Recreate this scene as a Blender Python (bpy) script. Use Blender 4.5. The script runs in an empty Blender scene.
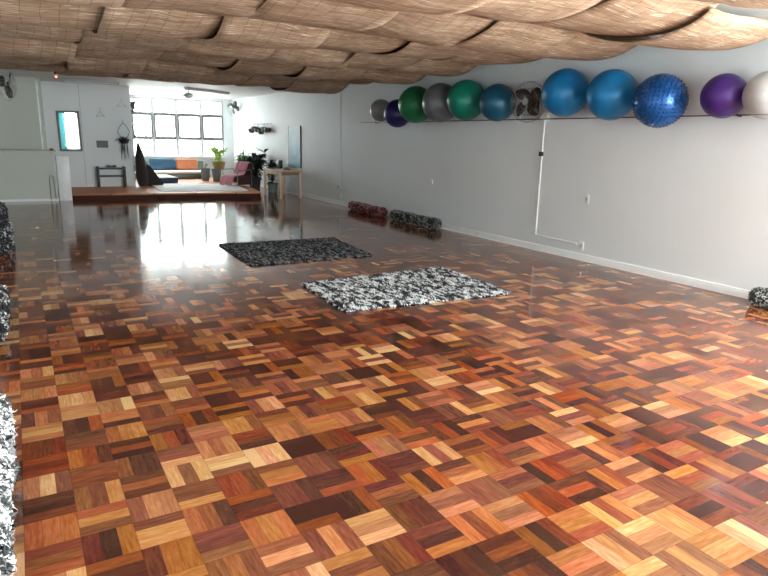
import bpy, bmesh, math, random
from mathutils import Vector, Matrix

random.seed(7)
S = bpy.context.scene
COL = S.collection
PI = math.pi

# ------------------------------------------------------------------ camera
F_PX, YAW, PITCH, ROLL = 620.75, 0.52944, 0.23565, 0.024594
CAM = Vector((0, 0, 1.6))
fwd = Vector((math.sin(YAW)*math.cos(PITCH), math.cos(YAW)*math.cos(PITCH), -math.sin(PITCH)))
rt = Vector((math.cos(YAW), -math.sin(YAW), 0))
up = rt.cross(fwd)
rt2 = rt*math.cos(ROLL) + up*math.sin(ROLL)
up2 = -rt*math.sin(ROLL) + up*math.cos(ROLL)
cd = bpy.data.cameras.new('camera'); cam = bpy.data.objects.new('camera', cd); COL.objects.link(cam)
cd.sensor_fit = 'HORIZONTAL'; cd.sensor_width = 36.0; cd.lens = 36.0*F_PX/768; cd.clip_start = 0.05
m = Matrix((rt2, up2, -fwd)).transposed().to_4x4(); m.translation = CAM
cam.matrix_world = m
S.camera = cam

# ------------------------------------------------------------------ light
S.view_settings.view_transform = 'Standard'; S.view_settings.look = 'None'
S.view_settings.gamma = 1; S.view_settings.use_curve_mapping = False
S.view_settings.exposure = 1.5
W = bpy.data.worlds.new('sky'); S.world = W; W.use_nodes = True
wn = W.node_tree; bg = wn.nodes['Background']
bg.inputs['Strength'].default_value = 9.0
tc = wn.nodes.new('ShaderNodeTexCoord'); sx = wn.nodes.new('ShaderNodeSeparateXYZ'); wr = wn.nodes.new('ShaderNodeValToRGB')
wn.links.new(tc.outputs['Generated'], sx.inputs[0])
mr = wn.nodes.new('ShaderNodeMapRange'); mr.inputs['From Min'].default_value = -0.3; mr.inputs['From Max'].default_value = 0.6
wn.links.new(sx.outputs['Z'], mr.inputs['Value']); wn.links.new(mr.outputs[0], wr.inputs[0])
wr.color_ramp.elements[0].color = (0.93, 0.96, 0.94, 1); wr.color_ramp.elements[1].color = (0.90, 0.97, 1.0, 1)
e = wr.color_ramp.elements.new(0.38); e.color = (0.92, 0.97, 1.0, 1)
wn.links.new(wr.outputs[0], bg.inputs['Color'])
# the overcast sky is brighter behind the camera and dimmer on the side of the far windows (+y)
m2 = wn.nodes.new('ShaderNodeMapRange'); m2.inputs['From Min'].default_value = -.5; m2.inputs['From Max'].default_value = .9
dt = wn.nodes.new('ShaderNodeVectorMath'); dt.operation = 'DOT_PRODUCT'; wn.links.new(tc.outputs['Generated'], dt.inputs[0]); dt.inputs[1].default_value = (.85, -.53, 0)
m2.inputs['To Min'].default_value = 4.4; m2.inputs['To Max'].default_value = 24.0; m2.interpolation_type = 'SMOOTHSTEP'
wn.links.new(dt.outputs['Value'], m2.inputs['Value']); wn.links.new(m2.outputs[0], bg.inputs['Strength'])
S.cycles.use_denoising = True; S.cycles.denoising_prefilter = 'ACCURATE'; S.cycles.use_light_tree = True
S.cycles.max_bounces = 10; S.cycles.diffuse_bounces = 6; S.cycles.glossy_bounces = 4; S.cycles.transparent_max_bounces = 12
S.cycles.sample_clamp_indirect = 8.0
S.cycles.caustics_reflective = False; S.cycles.caustics_refractive = False

def portal(name, loc, rot, sx_, sy_):
    l = bpy.data.lights.new(name, 'AREA'); l.shape = 'RECTANGLE'; l.size = sx_; l.size_y = sy_
    o = bpy.data.objects.new(name, l); COL.objects.link(o); o.location = loc; o.rotation_euler = rot
    l.cycles.is_portal = True
portal('daylight_portal_back', (4.9, 22.62, 1.82), (PI/2, 0, PI), 5.0, 1.95)   # faces -y into the room
portal('daylight_portal_near', (5.3, -2.32, 1.66), (PI/2, 0, 0), 2.2, 1.92)
portal('daylight_portal_narrow', (2.74, -2.32, 1.66), (PI/2, 0, 0), .6, 1.92)
portal('daylight_portal_side', (6.865, .1, 1.665), (0, PI/2, 0), 1.83, 3.7)
bpy.data.objects['daylight_portal_back'].rotation_euler = (-PI/2, 0, 0)
bpy.data.objects['daylight_portal_near'].rotation_euler = (PI/2, 0, 0)

# ------------------------------------------------------------------ materials
class NT:
    def __init__(s, name):
        s.m = bpy.data.materials.new(name); s.m.use_nodes = True
        s.t = s.m.node_tree; s.b = s.t.nodes['Principled BSDF']; s.out = s.t.nodes['Material Output']
    def n(s, typ, **kw):
        x = s.t.nodes.new(typ)
        for k, v in kw.items(): setattr(x, k, v)
        return x
    def l(s, a, b): s.t.links.new(a, b)
    def math(s, op, a, b=None, c=None):
        x = s.n('ShaderNodeMath', operation=op)
        for i, v in enumerate((a, b, c)):
            if v is None: continue
            if isinstance(v, (int, float)): x.inputs[i].default_value = v
            else: s.l(v, x.inputs[i])
        return x.outputs[0]
    def ramp(s, fac, stops, interp='LINEAR'):
        r = s.n('ShaderNodeValToRGB'); cr = r.color_ramp; cr.interpolation = interp
        cr.elements[0].position = stops[0][0]; cr.elements[0].color = (*stops[0][1], 1)
        cr.elements[1].position = stops[-1][0]; cr.elements[1].color = (*stops[-1][1], 1)
        for p, c in stops[1:-1]:
            q = cr.elements.new(p); q.color = (*c, 1)
        s.l(fac, r.inputs[0]); return r.outputs[0]
    def noise(s, vec, scale, detail=3, rough=.5):
        x = s.n('ShaderNodeTexNoise'); x.inputs['Scale'].default_value = scale; x.inputs['Detail'].default_value = detail
        x.inputs['Roughness'].default_value = rough
        if vec is not None: s.l(vec, x.inputs['Vector'])
        return x.outputs['Fac']
    def bump(s, h, strength=.2, dist=.01):
        x = s.n('ShaderNodeBump'); x.inputs['Strength'].default_value = strength; x.inputs['Distance'].default_value = dist
        s.l(h, x.inputs['Height']); s.l(x.outputs[0], s.b.inputs['Normal'])
MATS = {}
def plain(name, col, rough=.6, metal=0.0, var=.08, scale=12, bump=0.0, coat=0.0, sheen=0.0, emit=None):
    if name in MATS: return MATS[name]
    k = NT(name); geo = k.n('ShaderNodeTexCoord')
    f = k.noise(geo.outputs['Object'], scale, 4)
    a = tuple(min(1, c*(1-var)) for c in col); b = tuple(min(1, c*(1+var)) for c in col)
    k.l(k.ramp(f, [(.3, a), (.7, b)]), k.b.inputs['Base Color'])
    k.b.inputs['Roughness'].default_value = rough; k.b.inputs['Metallic'].default_value = metal
    k.b.inputs['Coat Weight'].default_value = coat
    k.b.inputs['Sheen Weight'].default_value = sheen
    if bump: k.bump(k.noise(geo.outputs['Object'], scale*8, 3), bump)
    if emit:
        k.b.inputs['Emission Color'].default_value = (*emit[0], 1); k.b.inputs['Emission Strength'].default_value = emit[1]
    MATS[name] = k.m; return k.m

TS, OX, OY = 0.198478, 1.66217, 1.91789
def parquet():
    k = NT('parquet'); tcn = k.n('ShaderNodeTexCoord'); sp = k.n('ShaderNodeSeparateXYZ'); k.l(tcn.outputs['Object'], sp.inputs[0])
    u = k.math('DIVIDE', k.math('SUBTRACT', sp.outputs[0], OX), TS); v = k.math('DIVIDE', k.math('SUBTRACT', sp.outputs[1], OY), TS)
    bi = k.math('FLOOR', u); bj = k.math('FLOOR', v)
    fu = k.math('SUBTRACT', u, bi); fv = k.math('SUBTRACT', v, bj)
    par = k.math('PINGPONG', k.math('ADD', k.math('ADD', bi, bj), 1000), 1)   # 1 = slats along x
    def mix(f, a, b): return k.math('ADD', k.math('MULTIPLY', f, b), k.math('MULTIPLY', k.math('SUBTRACT', 1.0, f), a))
    across = mix(par, fu, fv); along = mix(par, fv, fu)
    wnb = k.n('ShaderNodeTexWhiteNoise', noise_dimensions='3D'); cb = k.n('ShaderNodeCombineXYZ'); k.l(bi, cb.inputs[0]); k.l(bj, cb.inputs[1]); cb.inputs[2].default_value = 31.7
    k.l(cb.outputs[0], wnb.inputs['Vector'])
    s3 = k.math('MULTIPLY', across, 3.0)
    si = k.math('FLOOR', s3); fs = k.math('SUBTRACT', s3, si)
    wns = k.n('ShaderNodeTexWhiteNoise', noise_dimensions='3D'); cs = k.n('ShaderNodeCombineXYZ'); k.l(bi, cs.inputs[0]); k.l(bj, cs.inputs[1]); k.l(k.math('ADD', si, 2.3), cs.inputs[2])
    k.l(cs.outputs[0], wns.inputs['Vector'])
    sc = k.n('ShaderNodeSeparateColor'); k.l(wns.outputs['Color'], sc.inputs[0])
    # tone : mostly the slat's own, partly shared by the block
    tone = k.math('ADD', k.math('MULTIPLY', wns.outputs['Value'], .56), k.math('MULTIPLY', wnb.outputs['Value'], .44))
    # grain stretched along the slat
    gv = k.n('ShaderNodeCombineXYZ')
    k.l(k.math('ADD', k.math('MULTIPLY', along, 1.3), k.math('MULTIPLY', sc.outputs[1], 50.0)), gv.inputs[0])
    k.l(k.math('MULTIPLY', s3, 3.2), gv.inputs[1]); k.l(k.math('MULTIPLY', wns.outputs['Value'], 90.0), gv.inputs[2])
    g1 = k.noise(gv.outputs[0], 1.6, 5, .6)
    gv2 = k.n('ShaderNodeVectorMath', operation='MULTIPLY'); k.l(gv.outputs[0], gv2.inputs[0]); gv2.inputs[1].default_value = (1, 5, 1)
    g2 = k.noise(gv2.outputs[0], 3.0, 3, .6)
    t2 = k.math('ADD', tone, k.math('ADD', k.math('MULTIPLY', k.math('SUBTRACT', g1, .5), .48), k.math('MULTIPLY', k.math('SUBTRACT', g2, .5), .14)))
    t2 = k.math('ADD', k.math('MULTIPLY', k.math('SUBTRACT', t2, .5), 1.12), .5)
    col = k.ramp(t2, [(0.06, (.040, .014, .008)), (.24, (.072, .025, .013)), (.38, (.122, .044, .020)), (.52, (.190, .074, .032)),
                      (.66, (.270, .118, .052)), (.80, (.36, .185, .088)), (.94, (.46, .28, .145)), (1.0, (.52, .36, .20))])
    hs = k.n('ShaderNodeHueSaturation'); k.l(col, hs.inputs['Color'])
    k.l(k.math('ADD', .475, k.math('MULTIPLY', sc.outputs[2], .028)), hs.inputs['Hue'])
    k.l(k.math('ADD', .95, k.math('MULTIPLY', sc.outputs[0], .22)), hs.inputs['Saturation'])
    # fine seams
    def edge(x, w):
        return k.math('LESS_THAN', k.math('MINIMUM', x, k.math('SUBTRACT', 1.0, x)), w)
    seam = k.math('MAXIMUM', edge(fs, .018), k.math('MAXIMUM', edge(fu, .007), edge(fv, .007)))
    mx = k.n('ShaderNodeMix', data_type='RGBA'); k.l(k.math('MULTIPLY', seam, .45), mx.inputs['Factor'])
    k.l(hs.outputs[0], mx.inputs[6]); mx.inputs[7].default_value = (.03, .012, .006, 1)
    k.l(mx.outputs[2], k.b.inputs['Base Color'])
    rn = k.noise(tcn.outputs['Object'], 2.0, 4)
    k.l(k.math('ADD', .045, k.math('MULTIPLY', rn, .10)), k.b.inputs['Roughness'])
    k.b.inputs['Specular IOR Level'].default_value = .42
    # each slat is laid at a very slightly different tilt; long soft waves of the lacquer
    tilt = k.math('MULTIPLY', k.math('SUBTRACT', fs, .5), k.math('SUBTRACT', sc.outputs[0], .5))
    h = k.math('ADD', k.math('MULTIPLY', tilt, .04), k.math('ADD', k.math('MULTIPLY', k.noise(tcn.outputs['Object'], 5.0, 2), .34), k.math('MULTIPLY', k.noise(tcn.outputs['Object'], 16, 2), .05)))
    k.bump(h, .30, .0045)
    return k.m

def reed_mat():
    k = NT('reed'); uv = k.n('ShaderNodeUVMap'); uv.uv_map = 'UVMap'; sp = k.n('ShaderNodeSeparateXYZ'); k.l(uv.outputs[0], sp.inputs[0])
    obi = k.n('ShaderNodeObjectInfo')
    x, y = sp.outputs[0], sp.outputs[1]      # x across the strip in metres (along the reeds), y along the strip
    v = k.n('ShaderNodeCombineXYZ'); k.l(k.math('MULTIPLY', x, 2.2), v.inputs[0]); k.l(k.math('MULTIPLY', y, 120), v.inputs[1]); k.l(k.math('MULTIPLY', obi.outputs['Random'], 40), v.inputs[2])
    n1 = k.noise(v.outputs[0], 1.0, 2, .6)
    v2 = k.n('ShaderNodeCombineXYZ'); k.l(k.math('MULTIPLY', x, 1.6), v2.inputs[0]); k.l(k.math('MULTIPLY', y, 22), v2.inputs[1]); k.l(k.math('MULTIPLY', obi.outputs['Random'], 70), v2.inputs[2])
    n2 = k.noise(v2.outputs[0], 1.0, 3, .6)
    v3 = k.n('ShaderNodeCombineXYZ'); k.l(k.math('MULTIPLY', x, 3.0), v3.inputs[0]); k.l(k.math('MULTIPLY', y, 4), v3.inputs[1])
    n3 = k.noise(v3.outputs[0], 1.0, 3, .6)
    t = k.math('ADD', k.math('MULTIPLY', n1, .40), k.math('ADD', k.math('MULTIPLY', n2, .35), k.math('MULTIPLY', n3, .25)))
    col = k.ramp(t, [(.30, (.16, .098, .062)), (.45, (.30, .195, .125)), (.55, (.43, .300, .205)), (.68, (.68, .54, .41))])
    # stitch rows every 0.155 m, dashed
    ws = k.math('ADD', x, k.math('MULTIPLY', k.math('SUBTRACT', k.noise(v3.outputs[0], 2.0, 1), .5), .02))
    f = k.math('FRACT', k.math('DIVIDE', ws, .155))
    line = k.math('LESS_THAN', k.math('ABSOLUTE', k.math('SUBTRACT', f, .5)), .026)
    dash = k.math('LESS_THAN', k.math('FRACT', k.math('MULTIPLY', y, 24)), .72)
    st = k.math('MULTIPLY', line, k.math('MULTIPLY', dash, .65))
    mx = k.n('ShaderNodeMix', data_type='RGBA'); k.l(st, mx.inputs['Factor']); k.l(col, mx.inputs[6]); mx.inputs[7].default_value = (.09, .055, .035, 1)
    # light coming through gaps between reeds, painted as thin pale streaks
    v4 = k.n('ShaderNodeCombineXYZ'); k.l(k.math('MULTIPLY', x, 5.0), v4.inputs[0]); k.l(k.math('MULTIPLY', y, 75), v4.inputs[1]); k.l(k.math('MULTIPLY', obi.outputs['Random'], 20), v4.inputs[2])
    n4 = k.noise(v4.outputs[0], 1.0, 1)
    mx2 = k.n('ShaderNodeMix', data_type='RGBA'); k.l(k.math('MULTIPLY', k.math('GREATER_THAN', n4, .67), .7), mx2.inputs['Factor']); k.l(mx.outputs[2], mx2.inputs[6]); mx2.inputs[7].default_value = (.84, .74, .61, 1)
    k.l(mx2.outputs[2], k.b.inputs['Base Color'])
    k.b.inputs['Roughness'].default_value = .85; k.b.inputs['Specular IOR Level'].default_value = .12
    k.bump(k.math('SINE', k.math('MULTIPLY', y, 520)), .35, .003)
    return k.m

def rag_mat(name, dark, light, bias):
    k = NT(name); at = k.n('ShaderNodeAttribute', attribute_name='tone'); tcn = k.n('ShaderNodeTexCoord')
    n = k.noise(tcn.outputs['Object'], 45, 3, .7)
    t = k.math('ADD', k.math('MULTIPLY', at.outputs['Fac'], .8), k.math('MULTIPLY', n, .25))
    mid = tuple(a*.6+b*.4 for a, b in zip(dark, light))
    k.l(k.ramp(t, [(bias-.12, dark), (bias, mid), (bias+.12, light)]), k.b.inputs['Base Color'])
    k.b.inputs['Roughness'].default_value = .95
    return k.m

def wall_mat(name, col, bs=.06):
    k = NT(name); tcn = k.n('ShaderNodeTexCoord')
    a = k.noise(tcn.outputs['Object'], .7, 4); b = k.noise(tcn.outputs['Object'], 60, 3)
    c0 = tuple(c*.955 for c in col); c1 = tuple(min(1, c*1.03) for c in col)
    k.l(k.ramp(a, [(.3, c0), (.7, c1)]), k.b.inputs['Base Color'])
    k.b.inputs['Roughness'].default_value = .55
    k.bump(b, bs, .004); return k.m

def glass_mat():
    k = NT('window_glass'); tr = k.n('ShaderNodeBsdfTransparent'); gl = k.n('ShaderNodeBsdfGlossy'); gl.inputs['Roughness'].default_value = .02
    mx = k.n('ShaderNodeMixShader'); mx.inputs[0].default_value = .05; tr.inputs[0].default_value = (.97, .985, .98, 1)
    k.l(tr.outputs[0], mx.inputs[1]); k.l(gl.outputs[0], mx.inputs[2]); k.l(mx.outputs[0], k.out.inputs['Surface']); return k.m

def plank_mat(name, cols, w=.12, ro=.28):
    k = NT(name); tcn = k.n('ShaderNodeTexCoord'); sp = k.n('ShaderNodeSeparateXYZ'); k.l(tcn.outputs['Object'], sp.inputs[0])
    r = k.math('DIVIDE', sp.outputs[1], w); i = k.math('FLOOR', r)
    wn_ = k.n('ShaderNodeTexWhiteNoise', noise_dimensions='1D'); k.l(i, wn_.inputs['W'])
    cb = k.n('ShaderNodeCombineXYZ'); k.l(k.math('MULTIPLY', sp.outputs[0], 1.5), cb.inputs[0]); k.l(k.math('MULTIPLY', sp.outputs[1], 25), cb.inputs[1]); k.l(wn_.outputs['Value'], cb.inputs[2])
    g = k.noise(cb.outputs[0], 1.5, 4)
    t = k.math('ADD', k.math('MULTIPLY', wn_.outputs['Value'], .5), k.math('MULTIPLY', g, .5))
    c = k.ramp(t, [(.2, cols[0]), (.8, cols[1])])
    fr = k.math('SUBTRACT', r, i); sm = k.math('MULTIPLY', k.math('LESS_THAN', fr, .04), .6)
    mx = k.n('ShaderNodeMix', data_type='RGBA'); k.l(sm, mx.inputs['Factor']); k.l(c, mx.inputs[6]); mx.inputs[7].default_value = (.02, .01, .005, 1)
    k.l(mx.outputs[2], k.b.inputs['Base Color']); k.b.inputs['Roughness'].default_value = ro; k.b.inputs['Specular IOR Level'].default_value = .3
    return k.m

M_FLOOR = parquet(); M_REED = reed_mat()
M_WALL = wall_mat('white_wall_paint', (.77, .82, .835)); M_CEIL = wall_mat('ceiling_paint', (.70, .70, .68))
M_GREEN = wall_mat('grey_green_panel', (.50, .53, .47)); M_GLASS = glass_mat()
M_TRIM = plain('white_trim', (.80, .82, .82), .4, var=.03)
M_FRAME = plain('window_frame_metal', (.20, .21, .21), .4, .3)
M_WFRAME = plain('pale_frame', (.55, .57, .57), .4)
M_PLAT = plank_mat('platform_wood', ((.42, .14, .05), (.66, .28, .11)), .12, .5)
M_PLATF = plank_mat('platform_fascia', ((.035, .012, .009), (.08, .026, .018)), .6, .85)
M_PINE = plank_mat('pale_wood', ((.62, .44, .30), (.74, .56, .40)), .3)
M_DGREY = plain('dark_metal', (.035, .035, .035), .45, .4); M_BLACK = plain('black_plastic', (.015, .015, .016), .4)
M_WIRE = plain('dark_wire', (.05, .05, .05), .4, .8); M_WHITEP = plain('white_plastic', (.78, .79, .78), .35, var=.03)
M_SILV = plain('steel_wire', (.35, .35, .34), .35, .9)

# ------------------------------------------------------------------ mesh helpers
class MB:
    def __init__(s): s.bm = bmesh.new()
    def box(s, c, d, rot=None, bev=0.0):
        r = bmesh.ops.create_cube(s.bm, size=1.0); vs = r['verts']
        bmesh.ops.scale(s.bm, verts=vs, vec=d)
        if bev:
            es = list({e_ for v in vs for e_ in v.link_edges})
            q = bmesh.ops.bevel(s.bm, geom=es, offset=bev, segments=3 if bev > .02 else 2, affect='EDGES', profile=.5)
            vs = list({v for f_ in q['faces'] for v in f_.verts} | {v for v in vs if v.is_valid})
        if rot: bmesh.ops.rotate(s.bm, verts=vs, cent=(0, 0, 0), matrix=Matrix.Rotation(rot[0], 3, rot[1]))
        bmesh.ops.translate(s.bm, verts=vs, vec=c); return s
    def cyl(s, a, b, r, r2=None, seg=16, cap=True):
        a, b = Vector(a), Vector(b); d = b-a
        q = bmesh.ops.create_cone(s.bm, cap_ends=cap, segments=seg, radius1=r, radius2=r if r2 is None else r2, depth=d.length)
        R = d.to_track_quat('Z', 'Y').to_matrix()
        bmesh.ops.rotate(s.bm, verts=q['verts'], cent=(0, 0, 0), matrix=R)
        bmesh.ops.translate(s.bm, verts=q['verts'], vec=(a+b)/2); return s
    def sph(s, c, r, sc=(1, 1, 1), u=24, v=16):
        q = bmesh.ops.create_uvsphere(s.bm, u_segments=u, v_segments=v, radius=r)
        bmesh.ops.scale(s.bm, verts=q['verts'], vec=sc); bmesh.ops.translate(s.bm, verts=q['verts'], vec=c); return s
    def tube(s, pts, r, seg=6, closed=False):
        pts = [Vector(p) for p in pts]; n = len(pts); rings = []
        rr = r if isinstance(r, (list, tuple)) else [r]*n
        ref = Vector((0, 0, 1))
        for i, p in enumerate(pts):
            if closed: d = pts[(i+1) % n]-pts[i-1]
            else: d = pts[min(i+1, n-1)]-pts[max(i-1, 0)]
            d.normalize()
            if abs(d.dot(ref)) > .95: a = d.cross(Vector((1, 0, 0)))
            else: a = d.cross(ref)
            a.normalize(); b = d.cross(a)
            rings.append([s.bm.verts.new(p+(a*math.cos(t)+b*math.sin(t))*rr[i]) for t in [2*PI*k/seg for k in range(seg)]])
        for i in range(n if closed else n-1):
            A, B = rings[i], rings[(i+1) % n]
            for k in range(seg): s.bm.faces.new((A[k], A[(k+1) % seg], B[(k+1) % seg], B[k]))
        if not closed:
            s.bm.faces.new(rings[0]); s.bm.faces.new(rings[-1])
        return s
    def lathe(s, prof, c=(0, 0, 0), seg=24):
        rings = []
        for r, z in prof:
            if r < 1e-5: rings.append([s.bm.verts.new((c[0], c[1], c[2]+z))])
            else: rings.append([s.bm.verts.new((c[0]+r*math.cos(2*PI*k/seg), c[1]+r*math.sin(2*PI*k/seg), c[2]+z)) for k in range(seg)])
        for A, B in zip(rings, rings[1:]):
            for k in range(seg):
                a = [A[k % len(A)]] + ([A[(k+1) % seg]] if len(A) > 1 else []) + ([B[(k+1) % seg]] if len(B) > 1 else []) + [B[k % len(B)]]
                if len(set(a)) >= 3:
                    try: s.bm.faces.new(a)
                    except ValueError: pass
        return s
    def prism(s, poly, z0, z1):
        a = [s.bm.verts.new((x, y, z0)) for x, y in poly]; b = [s.bm.verts.new((x, y, z1)) for x, y in poly]
        s.bm.faces.new(a[::-1]); s.bm.faces.new(b)
        for i in range(len(a)):
            j = (i+1) % len(a); s.bm.faces.new((a[i], a[j], b[j], b[i]))
        return s
    def leaf(s, base, d, L, w, droop=.3, fold=.0):
        base = Vector(base); d = Vector(d).normalized(); side = d.cross(Vector((0, 0, 1)))
        if side.length < .01: side = Vector((1, 0, 0))
        side.normalize(); L_, R_, C_ = [], [], []
        for i in range(6):
            t = i/5; c = base+d*L*t+Vector((0, 0, -droop*L*t*t)); ww = w*math.sin(PI*min(1, .08+t*.92))*.5
            C_.append(s.bm.verts.new(c)); L_.append(s.bm.verts.new(c+side*ww+Vector((0, 0, fold*ww)))); R_.append(s.bm.verts.new(c-side*ww+Vector((0, 0, fold*ww))))
        for i in range(5):
            s.bm.faces.new((C_[i], C_[i+1], L_[i+1], L_[i])); s.bm.faces.new((C_[i+1], C_[i], R_[i], R_[i+1]))
        return s
    def build(s, name, mat, parent=None, off=None, smooth=True, fix=True):
        if fix: bmesh.ops.recalc_face_normals(s.bm, faces=s.bm.faces)
        if off is not None: bmesh.ops.translate(s.bm, verts=s.bm.verts, vec=-Vector(off))
        me = bpy.data.meshes.new(name); s.bm.to_mesh(me); s.bm.free()
        me.materials.append(mat)
        if smooth:
            for p in me.polygons: p.use_smooth = True
            try: me.set_sharp_from_angle(angle=math.radians(35))
            except Exception: pass
        o = bpy.data.objects.new(name, me); COL.objects.link(o)
        if parent: o.parent = parent
        return o
def tag(o, label, cat, group=None, kind=None):
    o['label'] = label; o['category'] = cat
    if group: o['group'] = group
    if kind: o['kind'] = kind
    return o
def struct(o):
    o['kind'] = 'structure'; return o
def empty(name, loc=(0, 0, 0), rz=0):
    o = bpy.data.objects.new(name, None); COL.objects.link(o); o.location = loc; o.rotation_euler = (0, 0, rz); o.empty_display_size = .1
    return o
def copy_tree(o, parent=None):
    c = o.copy(); COL.objects.link(c)
    if parent: c.parent = parent
    for ch in list(o.children): copy_tree(ch, c)
    return c

# ------------------------------------------------------------------ the room
X0, X1, Y0, Y1, ZC = -.56, 6.743, -2.2, 22.5, 2.82
struct(MB().box(((X0+X1)/2, (Y0+Y1)/2, -.05), (X1-X0+.4, Y1-Y0+.4, .1)).build('floor', M_FLOOR, smooth=False))
struct(MB().box(((X0+X1)/2, (Y0+Y1)/2, ZC+.05), (X1-X0+.4, Y1-Y0+.4, .1)).build('ceiling', M_CEIL, smooth=False))
SY0, SY1, SZ0, SZ1 = -1.75, 1.95, .75, 2.58      # side window, behind the camera's right shoulder
wb = MB(); wb.box((X1+.1, (SY1+Y1)/2, ZC/2), (.2, Y1-SY1, ZC)); wb.box((X1+.1, (Y0+SY0)/2, ZC/2), (.2, SY0-Y0, ZC))
wb.box((X1+.1, (SY0+SY1)/2, SZ0/2), (.2, SY1-SY0, SZ0)); wb.box((X1+.1, (SY0+SY1)/2, (SZ1+ZC)/2), (.2, SY1-SY0, ZC-SZ1))
struct(wb.build('wall_right', M_WALL, smooth=False))
struct(MB().box((X0-.1, (Y0+Y1)/2, ZC/2), (.2, Y1-Y0, ZC)).build('wall_left', M_WALL, smooth=False))
def wall_open(name, y, x0, x1, wx0, wx1, wz0, wz1, th=.2):
    b = MB()
    b.box(((x0+wx0)/2, y, ZC/2), (wx0-x0, th, ZC)); b.box(((wx1+x1)/2, y, ZC/2), (x1-wx1, th, ZC))
    b.box(((wx0+wx1)/2, y, wz0/2), (wx1-wx0, th, wz0)); b.box(((wx0+wx1)/2, y, (wz1+ZC)/2), (wx1-wx0, th, ZC-wz1))
    return struct(b.build(name, M_WALL, smooth=False))
BX0, BX1, BZ0, BZ1 = 2.62, 6.43, .86, 2.74
wall_open('wall_back', Y1+.1, X0, X1, BX0, BX1, BZ0, BZ1)
nb = MB(); NZ0, NZ1 = .70, 2.62      # wall behind the camera: a narrow and a wide window
for xa, xb in ((X0, 2.44), (3.04, 4.2), (6.4, X1)): nb.box(((xa+xb)/2, Y0-.1, ZC/2), (xb-xa, .2, ZC))
for xa, xb in ((2.44, 3.04), (4.2, 6.4)): nb.box(((xa+xb)/2, Y0-.1, NZ0/2), (xb-xa, .2, NZ0)); nb.box(((xa+xb)/2, Y0-.1, (NZ1+ZC)/2), (xb-xa, .2, ZC-NZ1))
struct(nb.build('wall_near', M_WALL, smooth=False))
# partition wall that ends the room on the left of the window alcove, cupboard wall beside it
struct(MB().box(((.60+2.80)/2, 18.75, ZC/2), (2.20, .14, ZC)).build('wall_partition', M_WALL, smooth=False))
struct(MB().box(((X0+.60)/2, 17.65, ZC/2), (1.05, .14, ZC)).build('wall_recess', M_GREEN, smooth=False))
struct(MB().box((.63, 18.2, ZC/2), (.06, 1.0, ZC)).build('wall_return', M_GREEN, smooth=False))
struct(MB().box((X1-.008, (Y0+Y1)/2, .048), (.016, Y1-Y0, .096), bev=.004).build('baseboard_right', M_TRIM))
struct(MB().box((X0+.008, (Y0+16.5)/2, .048), (.016, 16.5-Y0, .096), bev=.004).build('baseboard_left', M_TRIM))
struct(MB().box((1.55, 18.675, 1.49), (.012, .012, 2.66)).build('trim_1', plain('seam', (.5, .52, .52), .5)))

def window(name, y, xs, zs, frame_m, openers=()):
    root = struct(empty(name, (xs[0], y, zs[0])))
    off = (xs[0], y, zs[0]); f = MB(); x0, x1, z0, z1 = xs[0], xs[-1], zs[0], zs[-1]
    for x in (x0+.03, x1-.03): f.box((x, y, (z0+z1)/2), (.06, .07, z1-z0))
    for z in (z0+.025, z1-.025): f.box(((x0+x1)/2, y, z), (x1-x0-.12, .07, .05))
    for x in xs[1:-1]: f.box((x, y, (z0+z1)/2), (.09, .06, z1-z0-.1))
    f.build('window_frame', frame_m, root, off, smooth=False)
    b = MB()
    for z in zs[1:-1]:
        for xa, xb in zip(xs, xs[1:]): b.box(((xa+xb)/2, y, z), (xb-xa-.055, .05, .075))
    b.build('transom', M_FRAME, root, off, smooth=False)
    for i, (xa, xb) in enumerate(zip(xs, xs[1:])):
        for j, (za, zb) in enumerate(zip(zs, zs[1:])):
            MB().box(((xa+xb)/2, y, (za+zb)/2), (xb-xa-.03, .006, zb-za-.03)).build('pane', M_GLASS, root, off, smooth=False)
            if (i, j) in openers:
                s_ = MB(); xl, xr, zl, zr = xa+.035, xb-.035, za+.03, zb-.03
                for x in (xl+.02, xr-.02): s_.box((x, y-.05, (zl+zr)/2), (.05, .035, zr-zl))
                for z in (zl+.02, zr-.02): s_.box(((xl+xr)/2, y-.05, z), (xr-xl-.08, .035, .05))
                s_.build('sash', M_FRAME, root, off, smooth=False)
    MB().box(((x0+x1)/2, y-.16, z0-.02), (x1-x0+.1, .16, .04), bev=.005).build('window_sill', M_TRIM, root, off)
window('window_1', Y1+.06, [2.62, 3.36, 4.06, 4.83, 5.66, 6.43], [.86, 1.43, 2.25, 2.74], M_WFRAME, [(i, 1) for i in (1, 2, 3, 4)])
window('window_2', Y0-.06, [4.2, 5.3, 6.4], [.70, 2.1, 2.62], M_WFRAME)
window('window_4', Y0-.06, [2.44, 3.04], [.70, 2.62], M_WFRAME)

w3 = struct(empty('window_3', (X1+.06, (SY0+SY1)/2, SZ0))); o_ = (X1+.06, (SY0+SY1)/2, SZ0); b = MB()
for y in (SY0+.03, (SY0+SY1)/2, SY1-.03): b.box((X1+.06, y, (SZ0+SZ1)/2), (.06, .06, SZ1-SZ0))
for z in (SZ0+.025, SZ1-.025): b.box((X1+.06, (SY0+SY1)/2, z), (.05, SY1-SY0-.1, .05))
b.build('window_frame', M_WFRAME, w3, o_, smooth=False)
for y in ((SY0*3+SY1)/4, (SY0+SY1*3)/4): MB().box((X1+.06, y, (SZ0+SZ1)/2), (.006, (SY1-SY0)/2-.05, SZ1-SZ0-.08)).build('pane', M_GLASS, w3, o_, smooth=False)

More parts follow.
